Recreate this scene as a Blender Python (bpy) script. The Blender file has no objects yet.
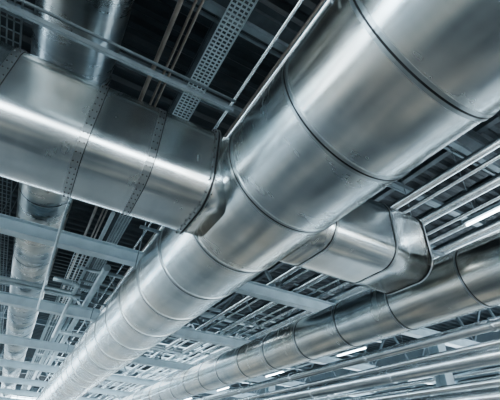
import bpy, bmesh, math, random
from mathutils import Vector, Matrix
random.seed(7)
CZ=1.7   # eye height above floor
C=bpy.context.scene.collection
ROOF=7.0
# ------------------------------------------------------------ materials
def newmat(name):
    m=bpy.data.materials.new(name); m.use_nodes=True
    nt=m.node_tree; b=nt.nodes['Principled BSDF']
    return m,nt,b
def ramp(nt,fac,stops):
    r=nt.nodes.new('ShaderNodeValToRGB')
    while len(r.color_ramp.elements)<len(stops): r.color_ramp.elements.new(.5)
    for e,(p,c) in zip(r.color_ramp.elements,stops):
        e.position=p; e.color=(*c,1)
    nt.links.new(fac,r.inputs[0]); return r
def noise_tex(nt,scale,vec,detail=3,rough=.5):
    n=nt.nodes.new('ShaderNodeTexNoise'); n.inputs['Scale'].default_value=scale
    n.inputs['Detail'].default_value=detail; n.inputs['Roughness'].default_value=rough
    nt.links.new(vec,n.inputs['Vector']); return n
def mapping(nt,scale):
    tc=nt.nodes.new('ShaderNodeTexCoord'); mp=nt.nodes.new('ShaderNodeMapping')
    mp.inputs['Scale'].default_value=scale
    nt.links.new(tc.outputs['Object'],mp.inputs['Vector']); return mp.outputs[0]
def duct_mat(name,axis,c0,c1,rlo=.18,rhi=.29,warm=(.80,.73,.63),bump=.22):
    m,nt,b=newmat(name)
    s=[1.2,1.2,1.2]; s[axis]=5
    v=mapping(nt,s); n=noise_tex(nt,.8,v,4,.55)
    r=ramp(nt,n.outputs[0],[(.3,c0),(.7,c1)])
    v2=mapping(nt,(1,1,1)); n2=noise_tex(nt,.9,v2,2)
    w=ramp(nt,n2.outputs[0],[(.47,(0,0,0)),(.68,(.6,.6,.6))])
    mx=nt.nodes.new('ShaderNodeMix'); mx.data_type='RGBA'
    nt.links.new(w.outputs[0],mx.inputs[0]); nt.links.new(r.outputs[0],mx.inputs[6])
    mx.inputs[7].default_value=(*warm,1)
    nt.links.new(mx.outputs[2],b.inputs['Base Color'])
    b.inputs['Metallic'].default_value=1
    s=[1,1,1]; s[axis]=3
    v3=mapping(nt,s)
    n3=noise_tex(nt,1.4,v3,5,.6)
    rr=ramp(nt,n3.outputs[0],[(.3,(rlo,)*3),(.7,(rhi,)*3)])
    nt.links.new(rr.outputs[0],b.inputs['Roughness'])
    s=[2.4,2.4,2.4]; s[axis]=.7
    v4=mapping(nt,s); n4=noise_tex(nt,1.4,v4,1)
    bp=nt.nodes.new('ShaderNodeBump'); bp.inputs['Strength'].default_value=bump; bp.inputs['Distance'].default_value=.05
    nt.links.new(n4.outputs[0],bp.inputs['Height'])
    nt.links.new(bp.outputs[0],b.inputs['Normal'])
    return m
def plain(name,c,rough=.5,metal=0,var=.25,scale=4):
    m,nt,b=newmat(name); v=mapping(nt,(1,1,1)); n=noise_tex(nt,scale,v,4)
    r=ramp(nt,n.outputs[0],[(.3,tuple(x*(1-var) for x in c)),(.7,tuple(min(1,x*(1+var)) for x in c))])
    nt.links.new(r.outputs[0],b.inputs['Base Color'])
    b.inputs['Roughness'].default_value=rough; b.inputs['Metallic'].default_value=metal
    return m
def emit(name,c,s):
    m,nt,b=newmat(name); b.inputs['Base Color'].default_value=(*c,1)
    b.inputs['Emission Color'].default_value=(*c,1); b.inputs['Emission Strength'].default_value=s
    return m
M_dy=duct_mat('aluminium_sheet_long',1,(.54,.605,.63),(.76,.82,.84))
M_dx=duct_mat('aluminium_sheet_cross',0,(.52,.585,.61),(.74,.795,.815))
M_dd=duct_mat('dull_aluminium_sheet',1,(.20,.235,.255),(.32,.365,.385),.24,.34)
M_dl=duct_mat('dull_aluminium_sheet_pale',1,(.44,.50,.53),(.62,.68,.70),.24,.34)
M_seam=plain('dark_gasket',(.04,.043,.047),.4,.5)
M_flange=plain('aluminium_flange',(.50,.55,.57),.28,1,.1)
M_bolt=plain('zinc_bolt',(.14,.14,.15),.4,1)
M_white=plain('painted_steel_pale',(.50,.60,.65),.4,.0,.1)
M_dark=plain('painted_steel_dark',(.075,.095,.108),.45,.2)
M_mid=plain('steel_grey',(.19,.235,.26),.4,.4)
M_pipe=plain('pipe_galvanised',(.64,.70,.73),.24,1,.1)
M_pipew=plain('pipe_pale_paint',(.47,.56,.60),.3,0.3,.1)
M_cond=plain('conduit_grey',(.26,.235,.21),.35,.7)
M_roof=plain('roof_deck_dark',(.042,.055,.064),.6,.1,.3,1.5)
M_wall=plain('wall_panel_grey',(.25,.31,.345),.7,0,.12,.8)
M_tube=emit('fluorescent_tube',(.83,.94,1),18)
M_glass=emit('daylight_glazing',(.76,.90,1),6.5)
M_floor,nt,b=newmat('concrete_floor')
v=mapping(nt,(1,1,1)); n=noise_tex(nt,.42,v,4,.55)
r=ramp(nt,n.outputs[0],[(.38,(.07,.083,.092)),(.5,(.23,.23,.23)),(.63,(.58,.50,.41))])  # dark and warm patches put into the colour to vary the duct reflections
nt.links.new(r.outputs[0],b.inputs['Base Color']); b.inputs['Roughness'].default_value=.4
# ------------------------------------------------------------ builders
class B:
    def __init__(s): s.bm=bmesh.new()
    def tube(s,p0,p1,r,seg=12,cap=True,r1=None):
        p0=Vector(p0);p1=Vector(p1);d=(p1-p0);d.normalize()
        q=Vector((0,0,1)).rotation_difference(d).to_matrix() if abs(d.z)<.9999 else Matrix.Identity(3)
        if r1 is None:r1=r
        cs=[2*math.pi*i/seg for i in range(seg)]
        A=[s.bm.verts.new(p0+q@Vector((r*math.cos(a),r*math.sin(a),0))) for a in cs]
        Bb=[s.bm.verts.new(p1+q@Vector((r1*math.cos(a),r1*math.sin(a),0))) for a in cs]
        for i in range(seg):
            f=s.bm.faces.new((A[i],A[(i+1)%seg],Bb[(i+1)%seg],Bb[i])); f.smooth=True
        if cap:
            s.bm.faces.new(A[::-1]); s.bm.faces.new(Bb)
        return s
    def box(s,lo,hi):
        v=[s.bm.verts.new((x,y,z)) for x in (lo[0],hi[0]) for y in (lo[1],hi[1]) for z in (lo[2],hi[2])]
        for f in ((0,1,3,2),(4,6,7,5),(0,4,5,1),(2,3,7,6),(0,2,6,4),(1,5,7,3)): s.bm.faces.new([v[i] for i in f])
        return s
    def bar(s,p0,p1,w,h):
        p0=Vector(p0);p1=Vector(p1);d=(p1-p0).normalized()
        side=d.cross(Vector((0,0,1)))
        if side.length<1e-3: side=Vector((1,0,0))
        side.normalize(); up=side.cross(d)
        c=[(-1,-1),(1,-1),(1,1),(-1,1)]
        A=[s.bm.verts.new(p0+side*a*w/2+up*b*h/2) for a,b in c]; Bb=[s.bm.verts.new(p1+side*a*w/2+up*b*h/2) for a,b in c]
        for i in range(4): s.bm.faces.new((A[i],A[(i+1)%4],Bb[(i+1)%4],Bb[i]))
        s.bm.faces.new(A[::-1]); s.bm.faces.new(Bb); return s
    def ibeam(s,p0,p1,w,h,t=.014):
        p0=Vector(p0);p1=Vector(p1);o=Vector((0,0,h/2-t/2))
        s.bar(p0+o,p1+o,w,t); s.bar(p0-o,p1-o,w,t); s.bar(p0,p1,t,h-2*t); return s
    def bent(s,pts,r,seg=10,rad=.12):
        pts=[Vector(p) for p in pts]; path=[pts[0]]
        for a,b,c in zip(pts,pts[1:],pts[2:]):
            u=(a-b).normalized();w=(c-b).normalized()
            P_=b+u*rad;Q=b+w*rad
            for k in range(6):
                t=k/5; path.append((1-t)**2*P_+2*t*(1-t)*b+t*t*Q)
        path.append(pts[-1])
        for a,b in zip(path,path[1:]): s.tube(a,b,r,seg,cap=True)
        return s
    def obj(s,name,mat,parent=None):
        bmesh.ops.recalc_face_normals(s.bm,faces=s.bm.faces)
        me=bpy.data.meshes.new(name); s.bm.to_mesh(me); s.bm.free()
        me.materials.append(mat); o=bpy.data.objects.new(name,me); C.objects.link(o)
        if parent: o.parent=parent
        return o
def empty(name):
    e=bpy.data.objects.new(name,None); C.objects.link(e); return e
def P(x,y,z): return (x,y,z+CZ)
def rrect(hw,hh,rc,per=10,flat=10):
    """rounded rectangle: list of ((h,v),(nh,nv))"""
    out=[]
    cs=[(hw-rc,hh-rc,0),(-(hw-rc),hh-rc,90),(-(hw-rc),-(hh-rc),180),(hw-rc,-(hh-rc),270)]
    for i,(cx,cy,a) in enumerate(cs):
        for k in range(per+1):
            t=math.radians(a+90*k/per); nv=(math.cos(t),math.sin(t))
            out.append(((cx+rc*nv[0],cy+rc*nv[1]),nv))
        nx=cs[(i+1)%4]; t=math.radians(nx[2]); nv=(math.cos(t),math.sin(t))
        a0_=out[-1][0]; b0=(nx[0]+rc*nv[0],nx[1]+rc*nv[1])
        for k in range(1,flat): out.append(((a0_[0]+(b0[0]-a0_[0])*k/flat,a0_[1]+(b0[1]-a0_[1])*k/flat),nv))
    return out
def duct(name,axis,other,z,R,a0,a1,rings,mat,style='gasket',seg=96,rivet=(),rect=None,bands=()):
    """sheet duct along axis (0=x,1=y); other = fixed horizontal coord"""
    par=empty(name)
    if rect: pf=rrect(*rect)
    else: pf=[((R*math.sin(2*math.pi*i/seg),R*math.cos(2*math.pi*i/seg)),(math.sin(2*math.pi*i/seg),math.cos(2*math.pi*i/seg))) for i in range(seg)]
    N=len(pf)
    def pt(a,i,off=0):
        (h,v),(nh,nv)=pf[i%N]; h+=nh*off; v+=nv*off
        return Vector((a,other+h,z+CZ+v)) if axis==0 else Vector((other+h,a,z+CZ+v))
    def ring(bb,a,o,w,t):
        pr=[(o,-w/2),(o+t,-w/2),(o+t,w/2),(o,w/2)]
        rs=[[bb.bm.verts.new(pt(a+zz,i,rr)) for rr,zz in pr] for i in range(N)]
        for i in range(N):
            A=rs[i];D=rs[(i+1)%N]
            for j in range(4): bb.bm.faces.new((A[j],A[(j+1)%4],D[(j+1)%4],D[j]))
    b=B(); bm=b.bm
    st=sorted([a0]+[r for r in rings if a0+.03<r<a1-.03]+[a1])
    prev=None
    for a in st:
        row=[bm.verts.new(pt(a,j)) for j in range(N)]
        if prev:
            for j in range(N):
                f=bm.faces.new((prev[j],prev[(j+1)%N],row[(j+1)%N],row[j])); f.smooth=True
        else: bm.faces.new(row)
        prev=row
    bm.faces.new(prev)
    b.obj('shell',mat,par)
    g=B(); f=B(); bo=B()
    for r in rings:
        if not(a0<=r<=a1): continue
        if style=='gasket':
            ring(g,r,-.01,.012,.019)
            ring(f,r-.017,-.002,.022,.010); ring(f,r+.017,-.002,.022,.010)
        elif style=='thin':
            ring(g,r,-.01,.008,.015)
            ring(f,r+.015,-.002,.022,.008)
        else:
            ring(f,r-.014,-.01,.008,.045); ring(f,r+.014,-.01,.008,.045); ring(g,r,-.01,.02,.038)
            for k in range(0,N,3):
                bo.tube(pt(r-.03,k,.020),pt(r+.03,k,.020),.008,6)
    for r in bands:
        ring(f,r,-.002,.02,.005); ring(g,r+.014,-.002,.006,.004)
    for r in rivet:
        ring(f,r,-.003,.06,.005); ring(g,r+.033,-.003,.006,.005)
        for k in range(0,N,2):
            for dx in (-.016,.016):
                bo.tube(pt(r+dx,k,0),pt(r+dx,k,.009),.0055,8)
    if len(g.bm.verts): g.obj('gasket_rings',M_seam,par)
    if len(f.bm.verts): f.obj('flange_bands',M_flange,par)
    if len(bo.bm.verts): bo.obj('bolts',M_bolt,par)
    else: bo.bm.free()
    return par
# ------------------------------------------------------------ ducts
MX,MZ,MR=1.49,2.17,.60
rings=[-2.6,-1.7,-.9,-.1,.62,1.27,2.08,3.02,3.92,4.85]+[5.85+1.0*i for i in range(28)]
duct('round_air_duct',1,MX,MZ,MR,-3.2,34,rings,M_dy)
duct('round_air_duct',1,4.17,1.89,.35,-3.2,34,[-2+1.05*i for i in range(34)],M_dy,'thin',64)
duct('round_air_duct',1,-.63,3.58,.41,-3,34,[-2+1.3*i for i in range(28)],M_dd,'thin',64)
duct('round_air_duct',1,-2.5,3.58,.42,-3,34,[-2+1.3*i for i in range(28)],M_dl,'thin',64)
RC=(.42,.42,.24)
duct('branch_air_duct',0,2.68,2.17,0,-6.5,1.05,[-5,-3.8,-2.7,-1.7,.84],M_dx,'flange',rivet=(-.80,-.17,.32),rect=RC,bands=(-1.2,))
duct('branch_air_duct',0,2.68,2.17,0,1.94,3.50,[2.15,2.95,3.485],M_dx,'thin',rect=RC)
# ------------------------------------------------------------ structure
roof=B()
prev=None
for i in range(-24,150):
    y=i*.3
    for yy,zz in ((y,0),(y+.06,.07),(y+.15,.07),(y+.21,0)):
        a=roof.bm.verts.new((-14,yy,ROOF+zz)); b_=roof.bm.verts.new((16,yy,ROOF+zz))
        if prev: roof.bm.faces.new((prev[0],prev[1],b_,a))
        prev=(a,b_)
roof.obj('ceiling',M_roof)
B().box((-14,-7,-.1),(16,44,0)).obj('floor',M_floor)
def wall(name,axis,pos,a0,a1,sign,zl=1.6,zh=6.2):
    par=empty(name)
    w=B(); g=B(); f=B()
    def bx(bb,u0,u1,z0,z1,d0,d1):
        if axis==0: bb.box((pos+min(sign*d0,sign*d1),u0,z0),(pos+max(sign*d0,sign*d1),u1,z1))
        else: bb.box((u0,pos+min(sign*d0,sign*d1),z0),(u1,pos+max(sign*d0,sign*d1),z1))
    bx(w,a0,a1,0,zl,0,.2); bx(w,a0,a1,zh,ROOF+.1,0,.2)
    k=a0
    while k<a1-.01:
        e=min(k+4,a1); bx(w,k,k+.8,zl,zh,0,.2)
        bx(g,k+.8,e,zl,zh,.08,.1)
        m=k+.8
        while m<e: bx(f,m,m+.05,zl,zh,.03,.08); m+=.64
        z=zl
        while z<zh: bx(f,k+.8,e,z,z+.05,.025,.085); z+=.9
        k+=4
    w.obj('panels',M_wall,par); g.obj('glazing',M_glass,par); f.obj('mullions',M_mid,par)
wall('wall_right',0,16,-7,44,1,1.2,5.0)
wall('wall_left',0,-14,-7,44,-1,1.6,5.6)
wall('wall_far',1,44,-14,16,1)
wall('wall_back',1,-7,-14,16,-1,1.0,3.4)  # windows in this unseen wall are added for the branch duct to reflect
for y in (6.35,10.2,14.4,18.6,23,27.5,32,37):
    p=empty('roof_beam')
    b=B(); z=2.98
    b.ibeam(P(-13.5,y,z),P(15.5,y,z),.20,.24)
    b.obj('girder',M_white,p)
    t=B(); t.ibeam(P(-13.5,y,4.75),P(15.5,y,4.75),.16,.2)
    x=-13.5; up=True
    while x<15:
        if not (-3.9<x<.1): t.bar(P(x,y,3.1 if up else 4.66),P(x+1.1,y,4.66 if up else 3.1),.06,.06)
        up=not up; x+=1.1
    t.obj('truss_web',M_mid,p)
for y in (-5.5,-1.5,2.2):
    p=empty('roof_beam'); b=B(); b.ibeam(P(-13.5,y,4.72),P(15.5,y,4.72),.2,.3); b.obj('girder',M_dark,p)
for x in (-6.5,9.0):
    for y in (6.35,14.4,23,32):
        c=B()
        c.box((x-.15,y-.15,0),(x+.15,y-.13,CZ+2.84)); c.box((x-.15,y+.13,0),(x+.15,y+.15,CZ+2.84)); c.box((x-.01,y-.13,0),(x+.01,y+.13,CZ+2.84)); c.box((x-.25,y-.25,0),(x+.25,y+.25,.03))
        c.obj('steel_column',M_white)
p=B()
for x in [-12+1.6*i for i in range(17)]:
    p.ibeam(P(x,-6.9,5.05),P(x,43.5,5.05),.12,.22)
p.obj('roof_purlin',M_dark)
p=B()
for y in [-4+1.25*i for i in range(9)]:
    p.bar(P(-13,y,4.42),P(15,y,4.42),.09,.09)
    p.bar(P(-13,y+.2,4.55),P(15,y+.2,4.55),.04,.04)
p.obj('ceiling_strut_channel',M_mid)
def tray(x,z,w,y0,y1,mat,perf=.11):
    b=B(); h=.05
    b.box(P(x-w/2,y0,z),P(x-w/2+.006,y1,z+h)); b.box(P(x+w/2-.006,y0,z),P(x+w/2,y1,z+h))
    m=4
    for i in range(m+1):
        xx=x-w/2+w*i/m; b.box(P(xx-.009,y0,z),P(xx+.009,y1,z+.004))
    y=y0
    while y<y1: b.box(P(x-w/2,y,z),P(x+w/2,y+.022,z+.004)); y+=perf/2
    b.obj('perforated_cable_tray',mat)
tray(.80,4.15,.24,-3,12,M_pipew)
tray(6.2,3.45,.35,-3,34,M_mid,.3)
tray(-1.5,4.15,.3,-3,20,M_mid,.3)
tray(.25,3.3,.3,7,30,M_pipew,.3)
pp=B()
for x,z,r in ((1.24,3.22,.035),(1.34,3.3,.022),(1.42,3.45,.03),(1.12,3.5,.02)):
    pp.tube(P(x,-3,z),P(x,34,z),r,12)
pp.obj('service_pipe_bundle',M_pipe)
cc=B()
for x,z,r in ((.35,4.3,.018),(.42,4.3,.018),(.2,4.3,.03),(1.6,4.3,.03)):
    cc.tube(P(x,-3,z),P(x,16,z),r,10)
cc.obj('electrical_conduit',M_cond)
rl=B(); rl.bar(P(-6.5,2.12,2.66),P(.9,2.12,2.66),.03,.05); rl.tube(P(-6.5,2.08,2.74),P(.9,2.08,2.74),.014,10)
rl.obj('support_rail',M_mid)
rp=B()
for x,z,r in ((3.95,3.2,.055),(4.25,3.25,.03),(4.6,3.2,.07),(5.0,3.22,.03),(5.3,3.25,.04),(5.7,3.25,.09),(6.6,3.3,.05),(7.2,3.4,.08)):
    rp.tube(P(x,-3,z),P(x,34,z),r,16)
rp.obj('sprinkler_pipe_run',M_pipe)
rp=B()
for y in (.6,3.4):
    rp.bar(P(3.3,y,3.08),P(7.5,y,3.08),.05,.05)
    for x in (3.4,5.0,7.4): rp.tube(P(x,y,3.08),P(x,y,5.1),.01,8)
rp.obj('pipe_trapeze_hanger',M_mid)
lp=B()
for x,z,r in ((5.35,1.72,.08),(5.6,1.56,.04),(5.95,1.50,.13),(6.3,1.22,.05),(6.6,1.28,.035),(6.9,1.12,.13),(7.5,1.9,.06),(7.5,.95,.06),(8.2,1.5,.08),(8.5,2.1,.05),(9.4,1.9,.07),(9.8,1.5,.05),(10.4,2.3,.06),(11,1.9,.09)):
    lp.tube(P(x,-3,z),P(x,34,z),r,20)
    y=-2
    while y<33: lp.tube(P(x,y,z),P(x,y+.06,z),r+.015,20); y+=2.4
lp.obj('water_pipe_run',M_pipe)
fr=B()
for i in range(46):
    x=random.uniform(-7,11); z=random.uniform(3.2,4.6); y0=random.uniform(7,16)
    if abs(x+.6)<.7 or abs(x+2.5)<.7: z=4.3
    fr.tube(P(x,y0,z),P(x,y0+random.uniform(8,20),z),random.choice([.03,.05,.08]),10)
for i in range(40):
    y=random.uniform(7,30); z=random.uniform(3.15,4.3); x=random.uniform(0,6)
    fr.tube(P(x,y,z),P(x+random.uniform(3,7),y,z),random.choice([.025,.04,.06]),10)
fr.obj('overhead_pipework',M_pipew)
lc=B()
lc.bent([P(-3.5,4.6,2.9),P(-.2,4.6,2.9),P(-.2,4.6,2.55),P(-.2,9,2.55)],.02)
lc.bent([P(-.1,7.6,2.75),P(.35,7.6,2.75),P(.35,12,2.75)],.04)
lc.tube(P(-4,8,2.7),P(.3,8,2.7),.035,12); lc.tube(P(-4,8.2,2.7),P(.5,8.2,2.7),.035,12)
lc.obj('bent_conduit',M_pipew)
for y in (.62,4.8,8.6,12.4):
    h=B()
    for s in (-1,1): h.tube(P(MX+s*.63,y+.12,2.17),P(MX+s*.63,y+.12,5.1),.008,8)
    h.bar(P(MX-.7,y+.12,2.82),P(MX+.7,y+.12,2.82),.04,.04)
    h.obj('duct_hanger',M_mid)
# ------------------------------------------------------------ light fixtures
def lamp(x,y,z,L):
    e=empty('fluorescent_light')
    h=B(); t=B()
    h.box(P(x-.05,y,z+.02),P(x+.05,y+L,z+.07)); t.tube(P(x,y+.03,z),P(x,y+L-.03,z),.015,10)
    h.tube(P(x,y+.2,z+.07),P(x,y+.2,5.0),.006,6); h.tube(P(x,y+L-.2,z+.07),P(x,y+L-.2,5.0),.006,6)
    h.obj('housing',M_mid,e); t.obj('tubes',M_tube,e)
lamp(4.85,1.3,2.95,1.2)
for x in (-4.2,-1.4,2.9,7.8,10.5):
    for y in (7.6,11.6,15.8,20,24.5,29): lamp(x,y,2.75 if x!=2.9 else 3.0,1.2)
for x in (-4.6,-7.5):  # unseen lamps left of the camera, added for lengthwise highlights on the ducts
    for y in (-4,-1): lamp(x,y,2.75,1.2)
# ------------------------------------------------------------ lamps
def area(name,loc,rot,sx,sy,e,c):
    l=bpy.data.lights.new(name,'AREA'); l.shape='RECTANGLE'; l.size=sx;l.size_y=sy; l.energy=e;l.color=c
    o=bpy.data.objects.new(name,l); o.location=loc;o.rotation_euler=rot; C.objects.link(o)
area('window_daylight_right',(15.6,10,3),(0,math.radians(90),0),3,30,1300,(.78,.91,1))
area('window_daylight_left',(-13.6,10,4),(0,math.radians(-90),0),3,30,1200,(.78,.91,1))
area('back_reflection_fill',(0,-6.7,2.2),(math.radians(90),0,0),20,2.0,550,(1,.92,.83))  # added warm fill behind the camera, lights the branch duct from out of view
area('far_hall_fill',(1,24,6.3),(0,0,0),16,20,3300,(.79,.92,1))  # added overhead fill to brighten the far hall, stands for no fixture
w=bpy.data.worlds.new('World'); bpy.context.scene.world=w; w.use_nodes=True
w.node_tree.nodes['Background'].inputs[0].default_value=(.6,.75,.85,1); w.node_tree.nodes['Background'].inputs[1].default_value=.4
# ------------------------------------------------------------ camera
cam=bpy.data.cameras.new('camera'); co=bpy.data.objects.new('camera',cam); C.objects.link(co)
dX=Vector((850,-310,-371)).normalized(); dY=Vector((-255,-255,-371)).normalized(); dZ=dX.cross(dY).normalized(); dX=dY.cross(dZ)
R=Matrix((dX,dY,dZ))
co.matrix_world=Matrix.Translation((0,0,CZ))@R.to_4x4()
cam.sensor_width=36; cam.lens=371/500*36; cam.clip_start=.05
bpy.context.scene.camera=co
vs=bpy.context.scene.view_settings
vs.view_transform='AgX'
try: vs.look='AgX - Medium High Contrast'
except Exception: pass
vs.exposure=.08
